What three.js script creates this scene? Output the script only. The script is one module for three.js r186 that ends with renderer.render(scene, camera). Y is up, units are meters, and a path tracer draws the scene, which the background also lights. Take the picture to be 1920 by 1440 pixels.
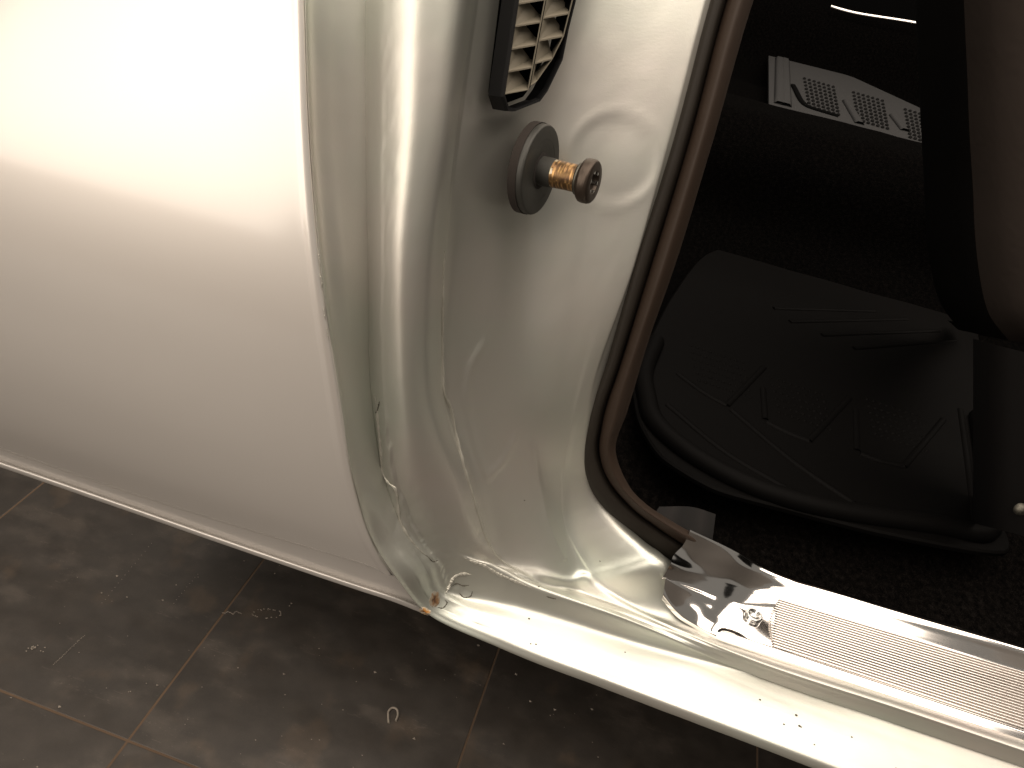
import * as THREE from 'three';
import { mergeGeometries, mergeVertices } from 'three/addons/utils/BufferGeometryUtils.js';
import { RectAreaLightUniformsLib } from 'three/addons/lights/RectAreaLightUniformsLib.js';
import { ImprovedNoise } from 'three/addons/math/ImprovedNoise.js';
import { RoundedBoxGeometry } from 'three/addons/geometries/RoundedBoxGeometry.js';

// ---------------------------------------------------------------- camera, light, exposure
const W = 1024, H = 768;
const renderer = new THREE.WebGLRenderer({ antialias: true });
renderer.setSize(W, H);
renderer.toneMapping = THREE.LinearToneMapping;
renderer.toneMappingExposure = 1.3;
renderer.shadowMap.enabled = true;
RectAreaLightUniformsLib.init();
const scene = new THREE.Scene();
scene.background = new THREE.Color().setRGB(0.145, 0.134, 0.119);

const K = 0.8, FLOOR = -0.85;                       // survey unit in metres, garage floor level in survey units
const F = 1442;                                      // focal length in photo pixels
const AX = new THREE.Vector3(0.94794151, -0.29564338, 0.11832954);   // world axes seen from the camera
const AY = new THREE.Vector3(0.18069996, 0.80535853, 0.5645752);
const AZ = new THREE.Vector3(-0.26221063, -0.51380213, 0.81685553);
const CAM = new THREE.Vector3(0, -FLOOR, 0.4).multiplyScalar(K);
const camera = new THREE.PerspectiveCamera(2 * Math.atan(720 / F) * 180 / Math.PI, W / H, 0.02, 60);
{
  const m = new THREE.Matrix4().makeBasis(
    new THREE.Vector3(AX.x, AY.x, AZ.x), new THREE.Vector3(AX.y, AY.y, AZ.y), new THREE.Vector3(AX.z, AY.z, AZ.z));
  m.setPosition(CAM);
  m.decompose(camera.position, camera.quaternion, camera.scale);
  camera.updateMatrixWorld();
}
scene.add(camera);

// ---------------------------------------------------------------- survey helpers (true points in the place)
function ray(px, py) {
  const v = new THREE.Vector3((px - 960) / F, (720 - py) / F, -1);
  return new THREE.Vector3(v.dot(AX), v.dot(AY), v.dot(AZ));
}
const onZ = (px, py, z) => { const r = ray(px, py), t = (z - 0.4) / r.z; return new THREE.Vector3(r.x * t, r.y * t - FLOOR, z).multiplyScalar(K); };
const onY = (px, py, y) => { const r = ray(px, py), t = y / r.y; return new THREE.Vector3(r.x * t, y - FLOOR, 0.4 + r.z * t).multiplyScalar(K); };
const U = (x, y, z) => new THREE.Vector3(x, y - FLOOR, z).multiplyScalar(K);
const onPlane = (px, py, p0, n) => { const r = ray(px, py); const t = p0.clone().sub(CAM).dot(n) / r.dot(n); return CAM.clone().addScaledVector(r, t); };

let seed = 7;
const rnd = () => { seed = (seed * 1664525 + 1013904223) >>> 0; return seed / 4294967296; };
const perlin = new ImprovedNoise();
const fbm = (x, y, z, o = 4) => { let s = 0, a = 0.5, f = 1; for (let i = 0; i < o; i++) { s += a * perlin.noise(x * f, y * f, z * f + i * 7.3); a *= 0.5; f *= 2.03; } return s; };
const sm = (a, b, x) => { const t = Math.min(1, Math.max(0, (x - a) / (b - a))); return t * t * (3 - 2 * t); };

// ---------------------------------------------------------------- scene graph helpers
const counts = {};
function numbered(name) { const n = counts[name] = (counts[name] ?? -1) + 1; return n ? `${name}_${String(n).padStart(3, '0')}` : name; }
function tag(o, label, category, group) { o.userData.label = label; o.userData.category = category; if (group) o.userData.group = group; return o; }
function thing(name, label, category, pos) { const g = new THREE.Group(); g.name = numbered(name); if (pos) g.position.copy(pos); scene.add(g); return tag(g, label, category); }
function part(name, geo, mat, parent, label) {
  const o = new THREE.Mesh(geo, mat); o.name = numbered(name); o.castShadow = o.receiveShadow = true;
  // geometry is given in world metres: move it into the parent's frame
  if (parent !== scene) { let p = parent, off = new THREE.Vector3(); while (p && p !== scene) { off.add(p.position); p = p.parent; } geo.translate(-off.x, -off.y, -off.z); }
  if (label) o.userData.label = label;
  parent.add(o); return o;
}

// smooth surface through a net of true points: rows[k][i]; rails listed in `creases` stay sharp
function hermite(P, t, creaseSet) {
  const n = P.length, T = [];
  for (let i = 0; i < n; i++) {
    const d0 = i > 0 ? P[i].clone().sub(P[i - 1]).divideScalar(t[i] - t[i - 1]) : null;
    const d1 = i < n - 1 ? P[i + 1].clone().sub(P[i]).divideScalar(t[i + 1] - t[i]) : null;
    if (!d0) T.push([d1, d1]); else if (!d1) T.push([d0, d0]);
    else if (creaseSet && creaseSet.has(i)) T.push([d0, d1]);
    else { const h0 = t[i] - t[i - 1], h1 = t[i + 1] - t[i]; const m = d0.clone().multiplyScalar(h1 / (h0 + h1)).addScaledVector(d1, h0 / (h0 + h1)); T.push([m, m]); }
  }
  return (i, s) => {
    const h = t[i + 1] - t[i], s2 = s * s, s3 = s2 * s;
    return P[i].clone().multiplyScalar(2 * s3 - 3 * s2 + 1).addScaledVector(T[i][1], h * (s3 - 2 * s2 + s))
      .addScaledVector(P[i + 1], -2 * s3 + 3 * s2).addScaledVector(T[i + 1][0], h * (s3 - s2));
  };
}
function params(lists) {
  const n = lists[0].length, t = [0];
  for (let i = 1; i < n; i++) { let s = 0; for (const L of lists) s += L[i].distanceTo(L[i - 1]); t.push(t[i - 1] + Math.max(1e-5, s / lists.length)); }
  return t;
}
function net(rows, nv, nu, { creases = [], disp, across = true } = {}) {
  const nr = rows[0].length, nk = rows.length;
  const rails = Array.from({ length: nr }, (_, i) => rows.map(r => r[i]));
  const tv = params(rails), tu = params(rows), cs = new Set(creases);
  const fs = rails.map(r => hermite(r, tv));
  const grid = [], vv = [];
  for (let k = 0; k < nk - 1; k++) for (let s = 0; s < nv; s++) vv.push([k, s / nv]);
  vv.push([nk - 2, 1]);
  const uu = []; for (let i = 0; i < nr - 1; i++) for (let s = 0; s < nu; s++) uu.push([i, s / nu]); uu.push([nr - 2, 1]);
  for (const [k, s] of vv) {
    const pts = fs.map(f => f(k, s));
    const h = hermite(pts, tu, cs);
    grid.push(uu.map(([i, q]) => h(i, q)));
  }
  return { grid, uu, vv, tu, tv, nu, nv, creases, disp };
}
function netGeo(N, c0 = 0, c1 = N.uu.length - 1) {
  const cuts = [c0, ...N.creases.map(i => i * N.nu).filter(c => c > c0 && c < c1), c1], geos = [];
  // displacement along smooth normals of the whole net
  const R = N.grid.length, Cn = N.uu.length;
  if (N.disp && !N.done) {
    const out = [];
    for (let r = 0; r < R; r++) {
      const row = [];
      for (let c = 0; c < Cn; c++) {
        const a = N.grid[Math.max(0, r - 1)][c], b = N.grid[Math.min(R - 1, r + 1)][c], d = N.grid[r][Math.max(0, c - 1)], e = N.grid[r][Math.min(Cn - 1, c + 1)];
        const n = e.clone().sub(d).cross(b.clone().sub(a)).normalize().multiplyScalar(-1);
        row.push(N.grid[r][c].clone().addScaledVector(n, N.disp(N.grid[r][c], N.uu[c][0] + N.uu[c][1], N.vv[r][0] + N.vv[r][1])));
      }
      out.push(row);
    }
    N.grid = out; N.done = true;
  }
  for (let q = 0; q < cuts.length - 1; q++) {
    const a = cuts[q], b = cuts[q + 1], w = b - a + 1, pos = [], uv = [], idx = [];
    for (let r = 0; r < R; r++) for (let c = a; c <= b; c++) {
      const p = N.grid[r][c]; pos.push(p.x, p.y, p.z);
      const [i, s] = N.uu[c], [k, t] = N.vv[r];
      uv.push(N.tu[i] + s * (N.tu[i + 1] - N.tu[i]), N.tv[k] + t * (N.tv[k + 1] - N.tv[k]));
    }
    for (let r = 0; r < R - 1; r++) for (let c = 0; c < w - 1; c++) { const i = r * w + c; idx.push(i, i + w, i + 1, i + 1, i + w, i + w + 1); }
    const g = new THREE.BufferGeometry();
    g.setAttribute('position', new THREE.Float32BufferAttribute(pos, 3)); g.setAttribute('uv', new THREE.Float32BufferAttribute(uv, 2)); g.setIndex(idx);
    g.computeVertexNormals(); geos.push(g);
  }
  return geos.length > 1 ? mergeGeometries(geos) : geos[0];
}
// ragged bead or tube through points
function bead(pts, r, { seg = 60, sides = 6, rag = 0, flat = 1, taper = true, nrm } = {}) {
  const curve = new THREE.CatmullRomCurve3(pts, false, 'centripetal'); const pos = [], idx = [], uv = [];
  for (let i = 0; i <= seg; i++) {
    const t = i / seg, p = curve.getPointAt(t), tan = curve.getTangentAt(t);
    const n = (nrm ? nrm.clone() : new THREE.Vector3(0, 0.4, 1)).addScaledVector(tan, -(nrm || new THREE.Vector3(0, 0.4, 1)).dot(tan)).normalize();
    const b = tan.clone().cross(n);
    let rr = r * (1 + rag * (fbm(t * 23, r * 900, 1.7) * 2 + 0.6 * (rnd() - 0.5)));
    if (taper) rr *= Math.min(1, 0.15 + 6 * Math.min(t, 1 - t));
    for (let j = 0; j < sides; j++) { const a = j / sides * Math.PI * 2; const q = p.clone().addScaledVector(b, Math.cos(a) * rr).addScaledVector(n, Math.sin(a) * rr * flat); pos.push(q.x, q.y, q.z); uv.push(t, j / sides); }
  }
  for (let i = 0; i < seg; i++) for (let j = 0; j < sides; j++) { const a = i * sides + j, b = i * sides + (j + 1) % sides; idx.push(a, b, a + sides, b, b + sides, a + sides); }
  const g = new THREE.BufferGeometry(); g.setAttribute('position', new THREE.Float32BufferAttribute(pos, 3)); g.setAttribute('uv', new THREE.Float32BufferAttribute(uv, 2)); g.setIndex(idx); g.computeVertexNormals(); return g;
}
function lathe(profile, axis, at, n = 40) {           // profile [radius, along axis] turned round an axis through a point
  const g = new THREE.LatheGeometry(profile.map(p => new THREE.Vector2(p[0], p[1])), n);
  g.applyQuaternion(new THREE.Quaternion().setFromUnitVectors(new THREE.Vector3(0, 1, 0), axis)); g.translate(at.x, at.y, at.z); return g;
}
function noiseTex(size, fn, srgb = true) {
  const d = new Uint8Array(size * size * 4);
  for (let y = 0; y < size; y++) for (let x = 0; x < size; x++) { const c = fn(x / size, y / size), i = (y * size + x) * 4; d[i] = Math.max(0, Math.min(255, c[0])); d[i + 1] = Math.max(0, Math.min(255, c[1])); d[i + 2] = Math.max(0, Math.min(255, c[2])); d[i + 3] = 255; }
  const t = new THREE.DataTexture(d, size, size); t.magFilter = t.minFilter = THREE.LinearFilter; t.wrapS = t.wrapT = THREE.RepeatWrapping; if (srgb) t.colorSpace = THREE.SRGBColorSpace; t.needsUpdate = true; return t;
}
const rgb = (r, g, b) => new THREE.Color().setRGB(r, g, b);
const std = o => new THREE.MeshStandardMaterial({ side: THREE.DoubleSide, ...o });
const phys = o => new THREE.MeshPhysicalMaterial({ side: THREE.DoubleSide, ...o });

// ---------------------------------------------------------------- garage ceiling lamp and two added area lamps
function lamp(at, to, w, h, power, color, label) {
  const q = new THREE.Quaternion().setFromRotationMatrix(new THREE.Matrix4().lookAt(at, to, new THREE.Vector3(0.02, 0.1, 1)));
  const t = thing('area_lamp', label, 'lamp', at);
  const L = new THREE.RectAreaLight(color, power, w, h); L.position.copy(at); L.quaternion.copy(q);
  L.position.add(new THREE.Vector3(0, 0, -0.03).applyQuaternion(q)); scene.add(L);
  const housing = new RoundedBoxGeometry(w + 0.06, h + 0.06, 0.06, 2, 0.015); housing.translate(0, 0, 0.05); housing.applyQuaternion(q); housing.translate(at.x, at.y, at.z);
  part('lamp_housing', housing, M.lampBody, t);
  const glow = new THREE.PlaneGeometry(w, h); glow.rotateY(Math.PI); glow.applyQuaternion(q); glow.translate(at.x, at.y, at.z);
  part('lamp_diffuser', glow, std({ color: 0x111111, emissive: color, emissiveIntensity: 1.0 }), t);
}
const paintNoise = noiseTex(256, (u, v) => { const n = 128 + 60 * fbm(u * 6, v * 6, 3, 5) + (rnd() - 0.5) * 24; return [n, n, n]; }, false);
const satin = noiseTex(256, (u, v) => { const n = 128 + 60 * fbm(u * 40, v * 40, 3, 3) + 80 * (rnd() - 0.5); return [n, n, n]; }, false); satin.repeat.set(16, 16);
const jambMap = noiseTex(256, (u, v) => { const n = fbm(u * 5, v * 5, 3, 4), w = fbm(u * 9 + 4, v * 9, 6, 3); return [206 + 18 * n - 14 * w, 205.5 + 18 * n, 198 + 18 * n - 4 * w]; });
const M = {
  paint: phys({ color: rgb(0.60, 0.575, 0.545), metalness: 0.5, roughness: 0.36, clearcoat: 1, clearcoatRoughness: 0.11 }),
  jamb: phys({ color: rgb(1, 1, 1), map: jambMap, metalness: 0.84, roughness: 0.42, clearcoat: 0.18, clearcoatRoughness: 0.2, bumpMap: satin, bumpScale: 0.00006 }),
  sealer: std({ color: rgb(0.46, 0.45, 0.40), metalness: 0.55, roughness: 0.45 }),
  gap: std({ color: rgb(0.10, 0.095, 0.085), roughness: 0.8 }),
  rubber: phys({ color: rgb(0.014, 0.011, 0.008), roughness: 0.65, specularIntensity: 0.5 }),
  bulb: phys({ color: rgb(0.024, 0.0145, 0.009), roughness: 0.6, specularIntensity: 0.6 }),
  black: phys({ color: rgb(0.004, 0.004, 0.0045), roughness: 0.4, specularIntensity: 0.45 }),
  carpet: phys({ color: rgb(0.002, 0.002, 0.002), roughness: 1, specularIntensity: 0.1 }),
  plate: std({ color: rgb(0.86, 0.83, 0.80), metalness: 1, roughness: 0.09 }),
  ridge: std({ color: rgb(0.86, 0.83, 0.80), metalness: 1, roughness: 0.2 }),
  steel: std({ color: rgb(0.62, 0.62, 0.61), metalness: 1, roughness: 0.22 }),
  darkSteel: std({ color: rgb(0.10, 0.095, 0.08), metalness: 0.85, roughness: 0.45 }),
  lampBody: std({ color: rgb(0.4, 0.4, 0.4), roughness: 0.6 }),
  crack: std({ color: rgb(0.07, 0.065, 0.05), roughness: 0.9 }),
};
const warm = rgb(1, 0.87, 0.74);
lamp(new THREE.Vector3(0.15, 2.2, 0.35), new THREE.Vector3(0.14, 0.25, 0.30), 2.6, 1.9, 2.0, warm, 'long warm ceiling lamp above the open door');
lamp(new THREE.Vector3(0.80, 2.2, -1.35), new THREE.Vector3(0.75, 0.25, -1.3), 3.0, 0.9, 2.4, warm, 'second warm overhead lamp added to brighten the sill plate');  // added unseen lamp, makes the plate and its ridges reflect white
lamp(new THREE.Vector3(-2.2, 1.72, 3.2), new THREE.Vector3(-0.9, 0.9, 0), 4.6, 1.7, 2.85, warm, 'wide warm area light added for the bright reflection in the silver panel');  // added panel of light, stands in for bright surroundings outside the car

// ---------------------------------------------------------------- floor of the garage: vinyl tiles with dusty joints
{
  const floor = new THREE.Group(); floor.name = 'floor'; floor.userData.kind = 'structure'; floor.userData.label = 'dark brown mottled tile floor with pale dusty joints'; scene.add(floor);
  const grout = new THREE.PlaneGeometry(14, 14); grout.rotateX(-Math.PI / 2); grout.translate(0, -0.0003, 0);
  part('grout', grout, std({ color: rgb(0.15, 0.118, 0.088), roughness: 0.95, map: noiseTex(256, (u, v) => { const n = 200 + 130 * fbm(u * 40, v * 40, 1, 3); return [n, n * 0.92, n * 0.85]; }) }), floor);
  const mats = [];
  for (let k = 0; k < 4; k++) {
    const tex = noiseTex(512, (u, v) => {
      const s = fbm(u * 3 + 9 * k, v * 7 + 4 * k, k, 5), c = fbm(u * 11, v * 14 + k * 5, 2 + k, 4), g = (rnd() - 0.5) * 5;
      const veil = sm(0.0, 0.42, s + 0.35 * c);
      const spot = sm(0.12, 0.34, fbm(u * 5 + 3 * k, v * 4, 15 + k, 5)); let n = 50 + 12 * veil + 12 * c + 9 * spot + g;
      const scratch = Math.abs(fbm(u * 2.2 + k, v * 26, 8 + k, 3)) < 0.004 && s > 0.06 ? 14 : 0;
      n += scratch;
      return [n * 1.08 + 3 * spot, n * 0.99, n * 0.90 - 3 * spot];
    });
    const rough = noiseTex(256, (u, v) => { const n = 130 + 90 * fbm(u * 5, v * 9, 5 + k, 4); return [n, n, n]; }, false);
    const bump = noiseTex(256, (u, v) => { const n = 128 + 70 * fbm(u * 20, v * 24, 11 + k, 4); return [n, n, n]; }, false);
    mats.push(std({ map: tex, roughnessMap: rough, roughness: 0.9, bumpMap: bump, bumpScale: 0.0004, color: rgb(1, 1, 1) }));
  }
  const s = 0.343 * K, gapW = 0.0018, x0 = -0.376 * K, z0 = 0.03 * K;
  const tileGeo = new RoundedBoxGeometry(s - gapW, 0.004, s - gapW, 1, 0.0006); tileGeo.translate(0, -0.002, 0);
  let n = 0;
  for (let i = -5; i < 6; i++) for (let j = -5; j < 4; j++) {
    const m = new THREE.Mesh(tileGeo, mats[(i * 7 + j * 3 + 60) % 4]); m.name = numbered('floor_tile');
    m.position.set(x0 + (i + 0.5) * s, (rnd() - 0.5) * 0.0004, z0 + (j + 0.5) * s); m.rotation.y = Math.floor(rnd() * 2) * Math.PI; m.receiveShadow = m.castShadow = true;
    floor.add(m); n++;
  }
}

// ---------------------------------------------------------------- the car
const car = thing('car', 'silver car body with open door showing jamb, striker and sill', 'car', U(0, -0.51, -0.05));

// profile of the outer skin: slopes inward above the waist of the quarter panel
const lean = Y => (Y > -0.42 ? -0.5 * (Y + 0.42) ** 2 : 0);
const skin = Y => (Y > -0.42 ? lean(Y) : -1.3 * (Y + 0.42) ** 2);
function leanZ(px, py, z0, more = 0) { let z = z0; for (let i = 0; i < 6; i++) { const r = ray(px, py), t = (z - 0.4) / r.z; z = z0 + lean(r.y * t) * (1 + 0.26 * more); } return z; }
const onLean = (px, py, z0, more = 0) => onZ(px, py, leanZ(px, py, z0, more));
function onSkin(px, py, off = 0) { let z = 0; for (let i = 0; i < 6; i++) { const r = ray(px, py), t = (z + off - 0.4) / r.z; z = skin(r.y * t); } return onZ(px, py, z + off); }
const skinZ = (px, py) => { let z = 0; for (let i = 0; i < 6; i++) { const r = ray(px, py), t = (z - 0.4) / r.z; z = skin(r.y * t); } return z; };

// jamb and sill: rails from the quarter panel edge (A) to the seal (N), rows from above the frame down the pillar and forward along the sill
const PILLAR = [0, -10, -27, -46, -33, -27, -38, -66, -77, -102, -127, -132, -136, -142, -175];
const rowsPx = [
  { z: PILLAR, y: -420, x: [561, 566, 598, 699, 729, 818, 916, 960, 1004, 1094, 1222, 1312, 1411, 1461, 1501] },
  { z: PILLAR, y: 0, x: [572, 577, 620, 685, 715, 790, 860, 890, 920, 1010, 1110, 1200, 1285, 1332, 1375] },
  { z: PILLAR, y: 250, x: [581, 586, 625, 685, 718, 780, 835, 855, 885, 950, 1040, 1130, 1220, 1266, 1310] },
  { z: PILLAR, y: 500, x: [602, 607, 645, 690, 716, 760, 805, 833, 850, 925, 1000, 1080, 1160, 1192, 1240] },
  { z: [0, -9, -25, -43, -35, -29, -42, -66, -75, -97, -120, -128, -133, -139, -165], y: 750, x: [638, 644, 668, 697, 722, 765, 805, 832, 848, 920, 997, 1045, 1084, 1112, 1150] },
  { z: [0, -6, -19, -35, -34, -37, -50, -66, -76, -97, -118, -129, -135, -141, -160], y: 920, x: [668, 674, 700, 728, 748, 800, 850, 885, 900, 955, 1011, 1035, 1056, 1103, 1140] },
  { z: [0, -5, -14, -27, -34, -43, -55, -69, -77, -94, -111, -121, -126, -133, -158], x: [702, 708, 735, 765, 785, 840, 885, 917, 932, 985, 1040, 1058, 1068, 1140, 1172], yy: [1020, 1020, 1017, 1012, 1012, 1015, 1015, 1020, 1018, 1018, 1015, 1008, 1003, 985, 965] },
  { z: [-3, -8, -16, -28, -37, -49, -61, -73, -79, -92, -106, -114, -118, -125, -162], x: [745, 752, 775, 795, 815, 862, 903, 945, 960, 1010, 1062, 1082, 1100, 1190, 1210], yy: [1085, 1085, 1075, 1064, 1054, 1042, 1050, 1057, 1057, 1062, 1070, 1064, 1058, 1030, 1010] },
  { z: [-17, -20, -26, -34, -43, -57, -68, -77, -82, -92, -104, -110, -114, -121, -166], x: [800, 806, 818, 828, 845, 907, 948, 985, 996, 1034, 1075, 1096, 1115, 1212, 1232], yy: [1150, 1143, 1130, 1118, 1103, 1058, 1070, 1080, 1080, 1082, 1088, 1080, 1077, 1048, 1025] },
  { z: [-23, -25, -31, -43, -57, -65, -75, -82, -86, -94, -103, -107, -111, -118, -170], x: [935, 938, 950, 960, 975, 985, 1010, 1024, 1034, 1058, 1090, 1112, 1132, 1230, 1250], yy: [1214, 1203, 1182, 1157, 1137, 1094, 1100, 1103, 1103, 1104, 1107, 1098, 1093, 1063, 1040] },
  { z: [-28, -29, -36, -50, -73, -77, -81, -85, -87, -90, -95, -98, -103, -120, -180], x: [1130, 1133, 1145, 1155, 1165, 1162, 1165, 1168, 1172, 1176, 1182, 1188, 1194, 1275, 1290], yy: [1290, 1277, 1252, 1225, 1197, 1158, 1154, 1151, 1149, 1147, 1145, 1141, 1138, 1105, 1055] },
  { z: [-30, -31, -38, -56, -80, -79.9, -79.8, -79.7, -79.7, -79.7, -79.8, -80.6, -87.5, -124, -225], x: [1385, 1388, 1392, 1396, 1400, 1400, 1400, 1400, 1400, 1400, 1400, 1400, 1400, 1420, 1440], yy: [1387, 1374, 1347, 1305, 1266, 1260, 1254, 1249, 1245, 1241, 1237, 1232, 1223, 1198, 1085] },
  { z: [-30, -31, -38, -56, -80, -79.9, -79.8, -79.7, -79.7, -79.7, -79.8, -80.6, -87.5, -124, -225], x: [1700, 1700, 1700, 1700, 1700, 1700, 1700, 1700, 1700, 1700, 1700, 1700, 1700, 1710, 1730], yy: [1508, 1495, 1466, 1420, 1370, 1363, 1356, 1350, 1345, 1341, 1337, 1332, 1322, 1296, 1185] },
  { z: [-30, -31, -38, -56, -80, -79.9, -79.8, -79.7, -79.7, -79.7, -79.8, -80.6, -87.5, -124, -225], x: [2050, 2050, 2050, 2050, 2050, 2050, 2050, 2050, 2050, 2050, 2050, 2050, 2050, 2060, 2070], yy: [1640, 1627, 1596, 1546, 1488, 1481, 1474, 1468, 1463, 1459, 1455, 1450, 1440, 1410, 1300] },
];
const rows = rowsPx.map((r, k) => {
  const ys = r.yy || r.x.map(() => r.y);
  const sk = k <= 6 ? skinZ(r.x[0], ys[0]) : 0;
  const low = k <= 6 ? Math.min(0, sk - lean(-0.084)) * 0 + (k >= 4 ? sk : 0) : 0;
  const pts = r.x.map((x, i) => onZ(x, ys[i], leanZ(x, ys[i], r.z[i] / 1000, i > 10 ? 1 : i === 10 ? 0.6 : 0) + low * Math.max(0, 1 - i / 8)));
  // the edge turns under: a folded hem behind the quarter panel, a rolled lip along the sill
  const A = pts[0], t = sm(7, 9, k);
  const h1 = A.clone().add(new THREE.Vector3(-0.002 * (1 - t), -0.0022 * t, -0.0025)), h2 = A.clone().add(new THREE.Vector3(-0.006 * (1 - t), -0.0050 * t, -0.003 - 0.014 * t));
  if (k >= 8) { const e = pts[4], b = pts[1]; for (const [i, t] of [[3, 0.45], [2, 0.8]]) { pts[i] = e.clone().lerp(b, t).add(new THREE.Vector3(0, 0.0016 * Math.sin(t * Math.PI), 0)); } }
  return [h2, h1, ...pts];
});
const dome = onLean(1152, 300, -0.131, 1);
const recess = [[[905, 650], [884, 685], [876, 735], [882, 790], [896, 845], [915, 897], [945, 866], [968, 818]], [[1000, 830], [1011, 905], [1026, 975], [1040, 1012], [1062, 1055]]].map(l => l.map(([x, y], i) => onLean(x, y, l.length > 6 ? -0.080 - 0.00022 * (x - 876) : -0.105)));
const rayDist = (v, a, b, p) => { const k = p.distanceTo(CAM), A = a.clone().sub(CAM).setLength(k).add(CAM), B = b.clone().sub(CAM).setLength(k).add(CAM); return segDist(p, A, B); };
const segDist = (p, a, b) => { const ab = b.clone().sub(a), t = Math.min(1, Math.max(0, p.clone().sub(a).dot(ab) / ab.lengthSq())); return p.distanceTo(a.clone().addScaledVector(ab, t)); };
const bodyDisp = (p, u, v) => {
  let d = 0.00035 * fbm(p.x * 38, p.y * 22, p.z * 38, 2) + 0.00010 * fbm(p.x * 150, p.y * 120, p.z * 150, 2);
  const low = sm(4, 6, v);                              // hand-laid sealer near the corner
  if (u > 4 && u < 9.5) d += low * sm(9.6, 8.2, v) * 0.0010 * fbm(p.x * 60, p.y * 60, p.z * 60, 3);
  // ragged edge of a sealer skin along the left flank of the ridge
  const jag = 6.02 + 0.16 * fbm(v * 6, 3.1, 0.5, 4) + 0.10 * sm(5, 6, v) + 0.12 * fbm(v * 22, 9.1, 0.5, 3), on = sm(0.5, 3.2, v) * sm(8.6, 7.6, v);
  d += 0.0005 * sm(3.2, 4.2, v) * sm(8.2, 7.2, v) * Math.exp(-(((u - 14) / 0.14) ** 2));
  if (u > 9) d -= 0.0010 * sm(9, 9.35, u) * sm(7.4, 6.6, v) * sm(12, 10.5, u);
  d += on * (0.0004 + 0.0012 * sm(3.5, 5.0, v)) * sm(jag + 0.05, jag - 0.02, u) * sm(4.6, 5.4, u);
  // crackle on the ridge higher up
  if (u > 6 && u < 7 && v < 4) d += 0.0003 * sm(7, 6.1, u) * Math.abs(fbm(p.x * 260, p.y * 70, p.z * 200, 3));
  // ragged ledge where the jamb meets the sill
  const jag2 = 8.0 + 0.25 * fbm(v * 9, 5.5, 2, 4); d += sm(6.6, 7.2, v) * sm(10.2, 9.2, v) * 0.0009 * sm(jag2 + 0.1, jag2 - 0.05, u) * sm(6.6, 7.3, u);
  const r = p.distanceTo(dome) / 0.026; if (r < 1.5) d += -0.0006 * sm(1.1, 0.75, r) + 0.00026 * Math.exp(-((r - 1.05) ** 2) / 0.012);
  if (v > 2.8 && v < 6.6 && u > 9) for (let q = 0; q < 2; q++) { let m = 9; const L = recess[q], v3 = p.clone().sub(CAM).normalize(); for (let i = 0; i < L.length - 1; i++) m = Math.min(m, rayDist(v3, L[i], L[i + 1], p)); if (m < 0.008) d += (q ? 0.0007 : 0.0009) * Math.exp(-m * m / (2 * 0.0014 ** 2)); }
  return d;
};
const body = net(rows, 22, 14, { creases: [5, 9], disp: bodyDisp });
const jambGeo = netGeo(body);
const jamb = part('door_jamb', jambGeo, M.jamb, car, 'silver painted door jamb curving down into the sill');
car.updateMatrixWorld(true);
const caster = new THREE.Raycaster(), targets = [jamb];
function onBody(px, py, off = 0.0002) {
  caster.set(CAM, ray(px, py).normalize()); const h = caster.intersectObjects(targets, false)[0];
  if (!h) return null; const n = h.face.normal.clone(); if (n.dot(caster.ray.direction) > 0) n.negate();
  return { p: h.point.clone().addScaledVector(n, off), n };
}

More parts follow.
